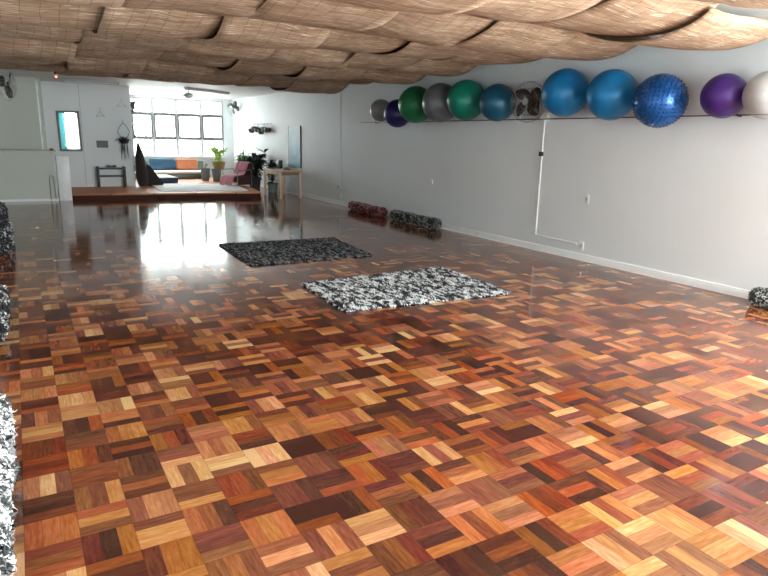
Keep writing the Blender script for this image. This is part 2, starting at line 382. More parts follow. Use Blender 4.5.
# ------------------------------------------------------------------ reed ceiling swags
def reed_strip(x0, x1, y0, y1, seed, sagmul=1.0, label=''):
    rnd = random.Random(seed)
    cables = [y0]
    y = 3.40 - 1.45*math.ceil((3.40-y0)/1.45)
    while y < y1:
        if y > y0+.4 and y < y1-.4: cables.append(y+rnd.uniform(-.09, .09))
        y += 1.45
    cables.append(y1)
    ztop = [2.765+rnd.uniform(-.02, .02) for _ in cables]
    if y0 > 3: ztop[0] = 2.70
    sag = [.165+.035*math.sin(i_*2.1+seed*.7)+rnd.uniform(-.02, .02) for i_ in range(len(cables))]; skew = [rnd.uniform(.38, .50) for _ in cables]
    tilt = [rnd.uniform(-.03, .03) for _ in cables]
    w = x1-x0; nx = 14; rows = []
    for k in range(len(cables)-1):
        a, b = cables[k], cables[k+1]; n = max(14, int((b-a)/.045))
        for i in range(n):
            t = i/n
            # asymmetric catenary
            c = skew[k]; s_ = (1-((c-t)/c)**2) if t < c else (1-((t-c)/(1-c))**2)
            s_ = s_**.8
            yy = a+(b-a)*t; zz = ztop[k]*(1-t)+ztop[k+1]*t-sag[k]*s_*(b-a)/1.45
            rows.append((yy, zz, tilt[k]*s_))
    rows.append((cables[-1], ztop[-1], 0))
    bm = bmesh.new(); uvl = bm.loops.layers.uv.new('UVMap'); grid = []; L = 0; prev = None
    wob = [rnd.uniform(0, 6) for _ in range(6)]
    for (yy, zz, tl) in rows:
        if prev: L += math.hypot(yy-prev[0], zz-prev[1])
        prev = (yy, zz); row = []
        xo = .03*math.sin(yy*.9+wob[0]) + .012*math.sin(yy*6+wob[1])
        for i in range(nx+1):
            u = i/nx
            dz = tl*(u-.5)*2 - .012*math.sin(PI*u)*1 + .008*math.sin(u*9+yy*2.3+wob[2]) + .006*math.sin(u*4-yy*5+wob[3])
            row.append((bm.verts.new((x0+w*u+xo-x0, yy-y0+.02*math.sin(u*3+wob[4]), min(zz+dz, 2.80))), u*w, L))
        grid.append(row)
    for A, B in zip(grid, grid[1:]):
        for i in range(nx):
            q = [A[i], A[i+1], B[i+1], B[i]]; f = bm.faces.new([v[0] for v in q])
            for lp, v in zip(f.loops, q): lp[uvl].uv = (v[1], v[2])
    bmesh.ops.recalc_face_normals(bm, faces=bm.faces)
    me = bpy.data.meshes.new('reed_blind'); bm.to_mesh(me); bm.free(); me.materials.append(M_REED)
    for p in me.polygons: p.use_smooth = True
    o = bpy.data.objects.new('reed_blind', me); COL.objects.link(o); o.location = (x0, y0, 0)
    md = o.modifiers.new('thickness', 'SOLIDIFY'); md.thickness = .008; md.offset = 0
    tag(o, label, 'reed blind', 'reed blinds slung under the ceiling'); return o, cables, ztop
strips = [(-.42, .82, .6, 14.0, 'reed ceiling strip hugging the left wall, above the wall fan'),
          (.79, 1.89, .6, 14.5, 'second reed ceiling strip counted from the left wall'),
          (1.85, 2.97, .6, 14.6, 'third reed ceiling strip counted from the left wall'),
          (2.92, 4.06, .6, 14.4, 'fourth reed ceiling strip counted from the left wall'),
          (4.01, 5.09, .6, 14.1, 'reed ceiling strip second from the wall with the exercise balls'),
          (4.95, 6.16, 3.38, 13.9, 'pale reed ceiling strip nearest the exercise balls, ending in a slanted near edge')]
for i, (a, b, c, d, lab) in enumerate(strips):
    o, cb, zt = reed_strip(a, b, c, d, 100+i*7, 1.0, lab)
# cables that carry the blinds
for yc in (1.95, 3.40, 4.85, 6.30, 7.75, 9.20, 10.65, 12.10, 13.55):
    c = MB().cyl((X0, yc, 2.808), (X1, yc, 2.808), .004, seg=6).build('support_cable', M_WIRE)
    tag(c, 'thin dark cable crossing the ceiling above the reed blinds', 'cable', 'cables carrying the reed blinds')

# ------------------------------------------------------------------ exercise balls and their rail
rack = tag(empty('ball_rack', (6.743, 7.3, 1.92)), 'thin dark wire rail on small brackets holding the exercise balls high on the wall', 'rack')
RX, RZ = 6.318, 1.92
MB().cyl((RX, 2.6, RZ), (RX, 11.95, RZ), .0025, seg=6).build('rail', M_WIRE, rack, (6.743, 7.3, 1.92))
MB().cyl((6.70, 2.6, 1.937), (6.70, 11.6, 1.937), .007, seg=8).build('rail', M_WIRE, rack, (6.743, 7.3, 1.92))
for y in (11.9, 8.0, 5.1, 4.05, 2.9):
    MB().tube([(6.74, y, 1.925), (6.68, y, 1.925), (6.66, y, 1.93), (6.655, y, 1.965)], .007).build('bracket', M_WIRE, rack, (6.743, 7.3, 1.92))
    MB().tube([(6.70, y, 1.933), (RX+.002, y, RZ-.002)], .0025, 5).build('support_wire', M_WIRE, rack, (6.743, 7.3, 1.92))
def ball_mat(name, col, rough=.32, metal=.15):
    k = NT(name); tcn = k.n('ShaderNodeTexCoord'); sp = k.n('ShaderNodeSeparateXYZ'); k.l(tcn.outputs['Object'], sp.inputs[0])
    f = k.noise(tcn.outputs['Object'], 6, 4)
    k.l(k.ramp(f, [(.3, tuple(c*.88 for c in col)), (.7, tuple(min(1, c*1.1) for c in col))]), k.b.inputs['Base Color'])
    k.b.inputs['Roughness'].default_value = rough; k.b.inputs['Metallic'].default_value = metal
    # moulded rings around the poles of the ball
    h = k.math('SINE', k.math('MULTIPLY', sp.outputs[2], 260)); k.bump(h, .05, .002)
    return k.m
def spikes(bm_b, r):
    n = 480
    for i in range(n):
        z = 1-2*(i+.5)/n; t = i*2.399963; q = math.sqrt(1-z*z); d = Vector((q*math.cos(t), q*math.sin(t), z))
        if i % 1: continue
        bm_b.cyl(d*(r-.004), d*(r+.010), .011, .005, seg=8)
balls = [
 ('grey', 6.515, 11.43, 2.162, .224, (.30, .31, .32), 'small grey exercise ball, farthest of the row on the rail'),
 ('navy', 6.475, 10.711, 2.086, .264, (.025, .018, .13), 'dark navy exercise ball between the small grey ball and a green ball'),
 ('green', 6.413, 9.963, 2.226, .326, (.015, .17, .065), 'mid green exercise ball beside the dark navy ball'),
 ('dgrey', 6.413, 9.171, 2.23, .326, (.16, .17, .19), 'dark grey exercise ball between the two green balls'),
 ('teal', 6.421, 8.469, 2.246, .318, (.005, .20, .13), 'emerald green exercise ball between the dark grey and petrol blue balls'),
 ('petrol', 6.461, 7.732, 2.182, .278, (.012, .10, .18), 'petrol blue exercise ball just left of the brown wall fan'),
 ('blue', 6.429, 6.314, 2.257, .310, (.008, .19, .45), 'bright blue exercise ball just right of the brown wall fan'),
 ('blue', 6.435, 5.542, 2.195, .304, (.008, .19, .45), 'bright blue smooth exercise ball touching the knobbly blue ball'),
 ('spiky', 6.430, 4.841, 2.098, .291, (.012, .10, .34), 'deep blue exercise ball covered in small knobs'),
 ('purple', 6.511, 4.132, 2.125, .228, (.062, .020, .185), 'purple exercise ball next to the pale grey ball'),
 ('pale', 6.506, 3.663, 2.114, .233, (.47, .49, .50), 'pale grey exercise ball nearest the camera at the end of the rail')]
for i, (n, x, y, z, r, col, lab) in enumerate(balls):
    root = tag(empty('exercise_ball', (x, y, z)), lab, 'exercise ball', 'exercise balls on the wall rail')
    mt = MATS.get('ball_'+n) or ball_mat('ball_'+n, col, .26 if n == 'spiky' else .36, .35 if n in ('spiky', 'dgrey') else .2); MATS['ball_'+n] = mt
    b = MB(); b.sph((0, 0, 0), r, u=56, v=36)
    nf = len(b.bm.faces)
    if n == 'spiky': spikes(b, r)
    o = b.build('shell', mt, root)
    if n == 'spiky':
        o.data.materials.append(ball_mat('ball_knobs', (.004, .030, .12), .3, .3))
        for p_ in o.data.polygons:
            if p_.index >= nf: p_.material_index = 1
    o.rotation_euler = (random.uniform(.9, 1.9), random.uniform(-.5, .5), random.uniform(0, 3))
    ax = Vector((-.25, .55, -.79)).normalized()
    MB().cyl(ax*(r-.004), ax*(r+.004), .011, seg=12).build('valve_plug', M_WHITEP, root)

# ------------------------------------------------------------------ wall fans
def wall_fan(name, blades, cage_m, blade_m, R=.27, ext=0.0):
    # axis along +x (faces +x), wall at x = 0
    root = empty(name)
    MB().box((.012, 0, -.05), (.024, .10, .16), bev=.008).build('wall_plate', cage_m, root)
    MB().tube([(.02, 0, -.06), (.09, 0, -.10), (.14, 0, -.04), (.15, 0, 0)], .016, seg=8).build('arm', cage_m, root)
    mo = MB(); mo.cyl((.10, 0, 0), (.22, 0, 0), .058, .05, 20); mo.sph((.10, 0, 0), .058, (.7, 1, 1)); mo.build('motor', cage_m, root)
    hub_ = MB().sph((.275, 0, 0), .038, (.6, 1, 1)).build('hub', blade_m, root)
    for k in range(blades):
        a0 = 2*PI*k/blades+.5; b = MB(); n = 12; A = []; B = []
        for i in range(n+1):
            t = i/n; rad = .03+t*(R-.065); wd = .045+.095*math.sin(PI*(t**.7)*.84)
            wd = .022+.062*math.sin(PI*min(1, t*.93)**.85) if t < .999 else .012
            for sgn, lst in ((-1, A), (1, B)):
                ang = a0+.35*t; lst.append(b.bm.verts.new((.262+sgn*.024*(1-.3*t), rad*math.cos(ang)-sgn*wd*math.sin(ang), rad*math.sin(ang)+sgn*wd*math.cos(ang))))
        for i in range(n): b.bm.faces.new((A[i], A[i+1], B[i+1], B[i]))
        o = b.build('blade', blade_m, hub_); md = o.modifiers.new('thickness', 'SOLIDIFY'); md.thickness = .004
    c = MB(); 
    for rr, xx in ((R, .26), (R*.98, .22), (R*.66, .325), (R*.34, .335), (R*.66, .19)):
        c.tube([(xx, rr*math.cos(t), rr*math.sin(t)) for t in [2*PI*k/36 for k in range(36)]], .003, 4, True)
    for k in range(28):
        t = 2*PI*k/28; cs_, sn = math.cos(t), math.sin(t)
        c.tube([(x, r_*cs_, r_*sn) for x, r_ in ((.337, .05), (.334, R*.4), (.32, R*.72), (.29, R*.92), (.26, R), (.22, R*.97), (.19, R*.66), (.17, .06))], .0016, 3)
    c.cyl((.333, 0, 0), (.341, 0, 0), .05, seg=20); c.build('cage', M_SILV if cage_m != M_WIRE else M_WIRE, root)
    if ext:
        for ch in root.children:
            if not ch.name.startswith(('wall_plate', 'arm')): ch.location.x += ext
            elif ch.name.startswith('arm'):
                ch.scale.x = (.15+ext)/.15
    return root
M_FANB = plain('brown_fan_blade', (.040, .026, .022), .35, .1, coat=.2)
f1 = wall_fan('wall_fan', 4, M_DGREY, M_FANB, .285); f1.location = (6.743, 7.17, 2.17); f1.rotation_euler = (0, 0, PI+.30)
tag(f1, 'brown-bladed caged fan on the long wall between two blue exercise balls', 'fan', 'wall fans')
f2 = wall_fan('wall_fan', 3, M_DGREY, M_BLACK, .275, .33); f2.location = (X0, 13.1, 2.36); f2.rotation_euler = (0, 0, -.45)
tag(f2, 'black-bladed caged fan on the left wall above the grey-green counter', 'fan', 'wall fans')
f3 = wall_fan('wall_fan', 3, M_DGREY, M_BLACK, .285); f3.location = (6.743, 21.7, 2.53); f3.rotation_euler = (0, 0, PI+.45)
tag(f3, 'black wall fan high beside the bright windows in the far corner', 'fan', 'wall fans')

# ------------------------------------------------------------------ electrical bits on the right wall
X = X1
cz = tag(empty('cable_conduit', (X, 6.97, .23)), 'white surface conduit running down the wall from the brown fan to a low socket', 'conduit')
MB().tube([(X-.012, 6.97, 1.93), (X-.012, 6.972, .30), (X-.012, 6.965, .245), (X-.012, 6.93, .235), (X-.012, 6.13, .222)], .011, 8).build('pipe', M_WHITEP, cz, (X, 6.97, .23))
MB().cyl((X-.001, 6.955, 1.975), (X-.045, 6.955, 1.975), .062, seg=24).build('junction_box', M_WHITEP, cz, (X, 6.97, .23))
MB().box((X-.026, 6.972, 1.44), (.05, .055, .065), bev=.006).build('switch', M_BLACK, cz, (X, 6.97, .23))
def outlet(y, z, lab, w=.075, h=.12):
    r = tag(empty('wall_socket', (X, y, z)), lab, 'socket', 'wall sockets')
    cp_ = MB().box((-.006, 0, 0), (.012, w, h), bev=.004).build('cover_plate', M_WHITEP, r)
    b = MB(); b.box((-.0135, 0, .0), (.003, w*.5, h*.35), bev=.001); b.build('socket_insert', plain('socket_grey', (.45, .46, .46), .4), cp_)
outlet(6.04, .86, 'white socket plate alone on the long wall, above the low socket')
outlet(6.06, .205, 'low white socket plate where the surface conduit ends')
outlet(9.83, .83, 'small white plate on the wall above the grey rolled rug', .05, .09)
outlet(9.85, .20, 'tiny white plate low on the wall behind the grey rolled rug', .03, .10)
dw = tag(empty('drop_cable', (X, 13.75, .44)), 'thin white cable dropping down the wall from the ceiling left of the balls', 'cable')
MB().tube([(X-.006, 13.75, 2.815), (X-.006, 13.745, 1.6), (X-.006, 13.73, .50)], .006, 6).build('wire', M_WHITEP, dw, (X, 13.75, .44))
MB().box((X-.02, 13.78, .44), (.04, .14, .07), bev=.006).build('socket_box', plain('socket_grey', (.45, .46, .46), .4), dw, (X, 13.75, .44))
outlet(13.72, .22, 'dark narrow plate near the floor under the thin drop cable', .03, .11)

# ------------------------------------------------------------------ rag rugs
M_RUG = rag_mat('rag_black_white', (.010, .010, .012), (.66, .67, .67), .70)
M_RUGD = rag_mat('rag_black', (.008, .008, .010), (.32, .32, .33), .80)
M_RUGR = rag_mat('rag_red', (.14, .018, .030), (.62, .38, .38), .56)
M_RUGG = rag_mat('rag_grey', (.03, .034, .032), (.50, .52, .50), .58)
def strips_mesh(items, mat, name, parent, base=None):
    """items: (p0, p1, p2, width, normal, tone) -> bent rag ends"""
    vs, fs, tn = [], [], []
    for p0, p1, p2, w, nrm, tone in items:
        d = (p2-p0); s_ = d.cross(nrm)
        if s_.length < 1e-6: continue
        s_ = s_.normalized()*w*.5; i = len(vs)
        vs += [p0-s_, p0+s_, p1-s_*1.1+nrm*.001, p1+s_*1.1, p2-s_*.5, p2+s_*.5]
        fs += [(i, i+1, i+3, i+2), (i+2, i+3, i+5, i+4)]; tn += [tone]*6
    if base:
        i0 = len(vs); vs += base[0]; fs += [tuple(a+i0 for a in f) for f in base[1]]; tn += [base[2]]*len(base[0])
    me = bpy.data.meshes.new(name); me.from_pydata([tuple(v) for v in vs], [], fs); me.update()
    at = me.attributes.new('tone', 'FLOAT', 'POINT'); at.data.foreach_set('value', tn)
    me.materials.append(mat); o = bpy.data.objects.new(name, me); COL.objects.link(o); o.parent = parent; return o
def flat_rug(name, q, mat, label, seed, dens=1.0):
    rnd = random.Random(seed); A, B, C_, D = [Vector((x, y, 0)) for x, y in q]      # far-left, far-right, near-right, near-left
    ctr = (A+B+C_+D)/4; root = tag(empty(name, ctr), label, 'rug', 'rag rugs spread on the floor')
    def P(u, v): return (A*(1-u)+B*u)*(1-v)+(D*(1-u)+C_*u)*v-ctr
    w = (B-A).length; h = (D-A).length; ropes = int(w/.024); items = []
    tones = {}
    for i in range(ropes):
        v = 0.0
        while v < 1:
            L = rnd.uniform(.03, .085)/h; tone = rnd.choice((.02, .1, .2, .55, .85, .95, 1.0)); n = int(17*dens*L*h/.06)+2
            for _ in range(n):
                u_ = (i+.5+rnd.gauss(0, .33))/ropes; v_ = v+rnd.random()*L
                if not (0 <= u_ <= 1 and 0 <= v_ <= 1): continue
                p = P(u_, v_); a = rnd.gauss(PI/2, .38) * (1 if rnd.random() < .5 else -1); d = Vector((math.cos(a), math.sin(a), 0)); l = rnd.uniform(.018, .045)
                zz = rnd.uniform(.012, .022)
                items.append((p+Vector((0, 0, zz*.7)), p+d*l*.5+Vector((0, 0, zz+.010)), p+d*l+Vector((0, 0, zz-.004)), rnd.uniform(.003, .007), Vector((0, 0, 1)), min(1, max(0, tone*.75+rnd.random()*.25+rnd.gauss(0, .05)))))
            v += L
    # base slab
    bv = [P(0, 0), P(1, 0), P(1, 1), P(0, 1)]; bv = [Vector((p.x, p.y, .002)) for p in bv]+[Vector((p.x, p.y, .014)) for p in bv]
    bf = [(3, 2, 1, 0), (4, 5, 6, 7), (0, 1, 5, 4), (1, 2, 6, 5), (2, 3, 7, 6), (3, 0, 4, 7)]
    strips_mesh(items, mat, 'woven_pile', root, (bv, bf, .25))
    fr = []
    for (a, b, out) in ((A, B, Vector((0, 1, 0))), (B, C_, Vector((1, 0, 0))), (D, C_, Vector((0, -1, 0))), (A, D, Vector((-1, 0, 0)))):
        n = int((b-a).length/.010)
        for i in range(n):
            p = a+(b-a)*(i+rnd.random())/n-ctr; d = (out+Vector((rnd.gauss(0, .5), rnd.gauss(0, .5), 0))).normalized(); l = rnd.uniform(.012, .042)
            blk = math.sin(i*.42)+rnd.gauss(0, .5)
            fr.append((p+Vector((0, 0, .012)), p+d*l*.5+Vector((0, 0, .016)), p+d*l+Vector((0, 0, .004)), rnd.uniform(.007, .014), Vector((0, 0, 1)), .9 if blk > -.1 else .1))
    f = strips_mesh(fr, mat, 'fringe', root)
    return root
flat_rug('rag_rug', [(2.60, 6.25), (4.58, 6.38), (4.50, 4.95), (2.55, 5.06)], M_RUG, 'black and white woven rag rug, the nearer and paler of two flat on the floor', 3)
flat_rug('rag_rug', [(2.48, 9.13), (4.33, 9.05), (4.17, 7.50), (2.43, 7.49)], M_RUGD, 'nearly black woven rag rug, the farther and darker of two flat on the floor', 4)
def rolled_rug(p0, p1, r, mat, label, seed, group, z=None, n=2600, long=.03):
    rnd = random.Random(seed); z = r+.008 if z is None else z
    a, b = Vector((p0[0], p0[1], z)), Vector((p1[0], p1[1], z)); ax = (b-a).normalized(); side = ax.cross(Vector((0, 0, 1)))
    root = tag(empty('rolled_rug', ((a.x+b.x)/2, (a.y+b.y)/2, z-r)), label, 'rolled rug', group); off = Vector(root.location); items = []
    L = (b-a).length
    def rad(t): return r*(1+.05*math.sin(t*9+seed)+.04*math.sin(t*23+seed*2))
    blocks = {}
    for i in range(n):
        t = rnd.random(); ang = rnd.random()*2*PI; key = (int(ang*r/.028), int(t*L/.05)); tone = blocks.setdefault(key, rnd.random())
        nr = side*math.cos(ang)+Vector((0, 0, 1))*math.sin(ang); rr = rad(t); p = a+ax*L*t+nr*rr
        d = (ax*rnd.gauss(0, .8)+(side*-math.sin(ang)+Vector((0, 0, 1))*math.cos(ang))*rnd.gauss(0, 1)+nr*.25).normalized(); l = rnd.uniform(.5, 1.2)*long
        q2 = p+d*l; 
        if q2.z < .002: q2.z = .002
        if p.z < .002: p.z = .002
        items.append((p-off, p+d*l*.5+nr*.010-off, q2-off, rnd.uniform(.006, .013), nr, min(1, max(0, tone+rnd.gauss(0, .12)))))
    for e0, sg_ in ((a, -1), (b, 1)):          # rag ends sticking out of the two ends
        for i in range(n//9):
            ang = rnd.random()*2*PI; q_ = r*math.sqrt(rnd.random()); nr = side*math.cos(ang)+Vector((0, 0, 1))*math.sin(ang); p = e0+nr*q_
            d = (ax*sg_*.7+Vector((rnd.gauss(0, .7), rnd.gauss(0, .7), rnd.gauss(0, .7)))).normalized(); l = rnd.uniform(.5, 1.1)*long
            q2 = p+d*l; q2.z = max(q2.z, .002)
            items.append((p-off, p+d*l*.5+ax*sg_*.008-off, q2-off, rnd.uniform(.006, .013), ax*sg_, rnd.random()))
    bv, bf = [], []; sg, ns = 20, 12
    for j in range(ns+1):
        for k in range(sg):
            t = 2*PI*k/sg; bv.append(a+ax*L*j/ns+(side*math.cos(t)+Vector((0, 0, 1))*math.sin(t))*rad(j/ns)*.98-off)
    for j in range(ns):
        for k in range(sg): bf.append((j*sg+k, j*sg+(k+1) % sg, (j+1)*sg+(k+1) % sg, (j+1)*sg+k))
    bf.append(tuple(range(sg))); bf.append(tuple(ns*sg+k for k in range(sg)))
    strips_mesh(items, mat, 'rug_roll', root, (bv, bf, .3))
    # spiral coil seen on the two ends
    for e0, sgn in ((a, -1), (b, 1)):
        pts = []
        for i in range(60):
            t = i/60*2*PI*3.2; q = r*.92*(1-i/66); pts.append(e0+ax*sgn*.010+(side*math.cos(t)+Vector((0, 0, 1))*math.sin(t))*q-off)
        MB().tube(pts, .010, 5).build('coil_end', mat, root)
    return root
GR, GL = 'rolled rugs along the long white wall', 'rolled rugs along the left wall'
rolled_rug((6.55, 12.75), (6.52, 11.25), .092, M_RUGR, 'red rolled-up rag rug on the floor against the long wall', 11, GR)
rolled_rug((6.54, 10.85), (6.54, 9.30), .095, M_RUGG, 'grey rolled-up rag rug on the floor beside the red roll', 12, GR)
rolled_rug((6.55, 3.50), (6.58, 1.95), .085, M_RUGG, 'grey rolled rag rug at the right end of the long wall under the pale ball', 13, GR)
rolled_rug((-.31, 10.9), (-.31, 9.35), .14, M_RUG, 'black and white rolled rag rug by the left wall, farthest of the three floor rolls', 14, GL, n=3000)
rolled_rug((-.34, 10.9), (-.33, 9.5), .125, M_RUGD, 'dark rolled rag rug lying on top of the farthest left-wall roll', 15, GL, z=.432, n=2400)
rolled_rug((-.315, 6.6), (-.315, 5.33), .115, M_RUG, 'black and white rolled rag rug, middle one of three floor rolls by the left wall', 16, GL, n=3400)
M_RUGW = rag_mat('rag_white', (.05, .055, .055), (.72, .74, .74), .52)
rolled_rug((-.31, 3.60), (-.31, 2.22), .145, M_RUGW, 'shaggy white and grey rolled rug by the left wall, nearest the camera', 17, GL, n=12000, long=.04)

# ------------------------------------------------------------------ left rear corner
ct = tag(empty('counter', (.15, 16.9, 0)), 'grey-green waist-high counter front at the left rear, ending in a white post', 'counter')
o_ = (.15, 16.9, 0)
MB().box((.15, 16.55, .575), (1.20, .10, 1.09)).build('front_panel', M_GREEN, ct, o_, smooth=False)
MB().box((.16, 16.85, 1.135), (1.24, .72, .035), bev=.006).build('countertop', plain('countertop_grey', (.48, .50, .46), .4), ct, o_)
MB().box((.15, 16.50, .03), (1.20, .02, .055)).build('kick_trim', M_TRIM, ct, o_, smooth=False)
MB().box((.905, 16.60, .52), (.27, .20, 1.04), bev=.006).build('end_post', M_TRIM, ct, o_)
MB().tube([(.60, 16.485, .02), (.60, 16.47, .55), (.63, 16.47, .60), (.68, 16.47, .58), (.70, 16.485, .05)], .011, 6).build('rail_handle', plain('grey_green_rail', (.40, .42, .38), .4, .3), ct, o_)
g_ = tag(MB().sph((0, 0, .025), .032, (1.6, 1, .8)).build('ornament', plain('dark_red', (.25, .02, .02), .5)), 'tiny dark red ornament on the counter next to the white post', 'ornament')
g_.location = (.70, 16.6, 1.153)
al = tag(empty('alarm_sensor', (.93, 16.44, ZC)), 'small ceiling sensor with a glowing red light at the left rear', 'sensor')
MB().cyl((.93, 16.44, ZC-.001), (.93, 16.44, ZC-.035), .04, .03, 16).build('housing', M_WHITEP, al, (.93, 16.44, ZC))
MB().sph((.93, 16.42, ZC-.04), .016).build('red_light', plain('red_led', (.9, .08, .04), .4, emit=((1, .12, .06), 6.0)), al, (.93, 16.44, ZC))
def tube_light(name, a, b, label):
    a, b = Vector(a), Vector(b); c = (a+b)/2; r = tag(empty(name, c), label, 'light fixture', 'unlit tube lights'); d = (b-a); L = d.length; an = math.atan2(d.y, d.x)
    MB().box((0, 0, -.02), (L, .13, .04), rot=(an, 'Z'), bev=.006).build('housing', plain('lamp_housing', (.58, .59, .58), .4), r)
    u = d.normalized()
    for s_ in (-1, 1):
        sd = Vector((-u.y, u.x, 0))*.035*s_
        MB().cyl(-d*.47+sd+Vector((0, 0, -.055)), d*.47+sd+Vector((0, 0, -.055)), .013, seg=10).build('tube', M_WHITEP, r)
    for s_ in (-1, 1): MB().box(u*(L*.48*s_)+Vector((0, 0, -.05)), (.03, .11, .045), rot=(an, 'Z')).build('end_cap', M_WFRAME, r)
tube_light('tube_light', (4.08, 17.70, ZC), (5.5, 18.67, ZC), 'long grey tube light fixture on the alcove ceiling above the windows')
tube_light('tube_light', (1.12, 17.54, ZC), (2.38, 17.36, ZC), 'pale tube light fixture above the mirror wall, just beyond the reed blinds')
cf = tag(empty('ceiling_fan', (4.06, 17.38, ZC)), 'white ceiling fan with thin pale blades in front of the windows', 'ceiling fan'); o_ = (4.06, 17.38, ZC)
MB().cyl((4.06, 17.38, ZC-.001), (4.06, 17.38, 2.62), .014, seg=10).build('down_rod', M_WFRAME, cf, o_)
mt_ = MB(); mt_.lathe([(0, .07), (.07, .065), (.105, .02), (.10, -.03), (.05, -.06), (0, -.065)], (4.06, 17.38, 2.585)); mo_ = mt_.build('motor', M_WFRAME, cf, o_)
for k in range(3):
    a = 2*PI*k/3+.50; b = MB(); b.box((.42, 0, 0), (.56, .11, .008), bev=.002); b.cyl((.08, 0, 0), (.20, 0, 0), .012, seg=8)
    bm_ = b.bm; bmesh.ops.rotate(bm_, verts=bm_.verts, cent=(0, 0, 0), matrix=Matrix.Rotation(.15, 3, 'X')); bmesh.ops.rotate(bm_, verts=bm_.verts, cent=(0, 0, 0), matrix=Matrix.Rotation(a, 3, 'Z'))
    bmesh.ops.translate(bm_, verts=bm_.verts, vec=(4.06, 17.38, 2.585)); b.build('blade', plain('pale_blade', (.55, .56, .56), .4), mo_, o_)

YP = 18.68    # face of the partition
mi = tag(empty('wall_mirror', (1.25, YP, 1.60)), 'upright mirror in a grey-brown frame on the white partition wall', 'mirror'); mi.rotation_euler = (0, -.012, 0)
fr = MB()
for sx_ in (-1, 1): fr.box((sx_*.245, -.014, 0), (.055, .028, 1.03), bev=.004)
for sz in (-1, 1): fr.box((0, -.014, sz*.488), (.435, .028, .055), bev=.004)
fr.build('mirror_frame', plain('taupe_frame', (.20, .185, .16), .5), mi)
gm = plain('mirror_glass', (.92, .94, .94), .02, 1.0, var=.01)
MB().box((0, -.006, 0), (.44, .010, .93)).build('mirror_glass', gm, mi, smooth=False)
# low rack on the platform
PZ = .15
lr = tag(empty('low_rack', (2.17, 18.5, PZ)), 'low dark two-rail rack standing on the platform below the grey plaque', 'rack'); mr_ = plain('dark_green_wood', (.05, .055, .045), .5); o_ = (2.17, 18.5, PZ)
for x in (1.84, 2.50):
    for y in (18.38, 18.60): MB().box((x, y, PZ+.275), (.045, .035, .55), bev=.004).build('leg', mr_, lr, o_)
for z in (.30, .50):
    MB().box((2.17, 18.49, PZ+z), (.62, .20, .028), bev=.004).build('shelf', mr_, lr, o_)
    MB().box((2.17, 18.38, PZ+z), (.62, .030, .050), bev=.004).build('rail', mr_, lr, o_)
sh_m = plain('dusty_red_cloth', (.30, .14, .13), .8)
for x, lb in ((2.12, 'small dusty red slipper on the low rack, left of its pair'), (2.26, 'small dusty red slipper on the low rack, right of its pair')):
    s_ = MB().sph((0, 0, .03), .055, (1.0, 1.5, .55), 16, 10).build('slipper', sh_m); s_.location = (x, 18.47, PZ+.527); tag(s_, lb, 'slipper', 'slippers on the low rack')
pq = tag(MB().box((0, -.008, 0), (.285, .016, .185), bev=.003).build('wall_plaque', plain('slate_grey', (.13, .135, .14), .5)), 'small slate grey plaque on the partition above the low rack', 'plaque'); pq.location = (2.02, YP, 1.28)
def wire_hanger(x, z, s_, label):
    b = MB(); b.tube([(-.12*s_, -.01, -.10), (0, -.01, .06), (.12*s_, -.01, -.10)], .005, 6); b.tube([(-.12*s_, -.01, -.07), (.12*s_, -.01, -.07)], .004, 6)
    b.tube([(0, -.01, .06), (.0, -.014, .12), (.02, -.014, .15), (.035, -.012, .12)], .004, 6); b.cyl((0, 0, .12), (0, -.03, .12), .006, seg=8)
    o = b.build('wire_hanger', M_SILV); o.location = (x, YP, z); tag(o, label, 'hanger', 'wire hangers on the partition')
wire_hanger(2.03, 2.08, .9, 'thin wire hanger on the partition directly above the slate plaque')
wire_hanger(2.57, 2.36, 1.05, 'thin wire hanger on the partition, highest and nearest the window alcove')
# hanging planter
M_LEAFD = plain('dark_leaf', (.018, .045, .022), .45, var=.5, scale=20); M_LEAFY = plain('lime_leaf', (.45, .62, .10), .5, var=.3, scale=20); M_LEAFG = plain('mid_leaf', (.10, .26, .07), .5, var=.4, scale=20)
hp = tag(empty('hanging_planter', (2.56, 18.55, 1.32)), 'dark hanging planter with spiky drooping leaves on the partition wall', 'planter'); o_ = (2.56, 18.55, 1.32)
MB().lathe([(0, 0), (.09, .01), (.13, .08), (.145, .13), (.13, .13), (.12, .10), (0, .09)], (2.56, 18.53, 1.30)).build('pot', M_BLACK, hp, o_)
h = MB(); pts = [(2.56+.15*math.sin(t)*(1-.5*abs(math.cos(t))), 18.53, 1.62-.22*math.cos(t)*1.0) for t in [2*PI*k/28 for k in range(28)]]; h.tube(pts, .007, 5, True)
h.tube([(2.56, 18.53, 1.84), (2.56, 18.60, 1.92), (2.56, YP, 1.92)], .006, 5); h.build('hoop', M_WIRE, hp, o_)
lf = MB()
for i in range(46):
    a = random.random()*2*PI; lf.leaf((2.56+.08*math.cos(a), 18.53+.06*math.sin(a), 1.42), (math.cos(a), math.sin(a)*.5-.1, random.uniform(.1, 1.0)), random.uniform(.14, .27), .018, random.uniform(.3, 1.0))
for i in range(9): lf.leaf((2.56+random.uniform(-.1, .14), 18.50, 1.36), (random.uniform(-.1, .2), -.05, -1), random.uniform(.25, .5), .03, .1)
lf.build('foliage', M_LEAFD, hp, o_)

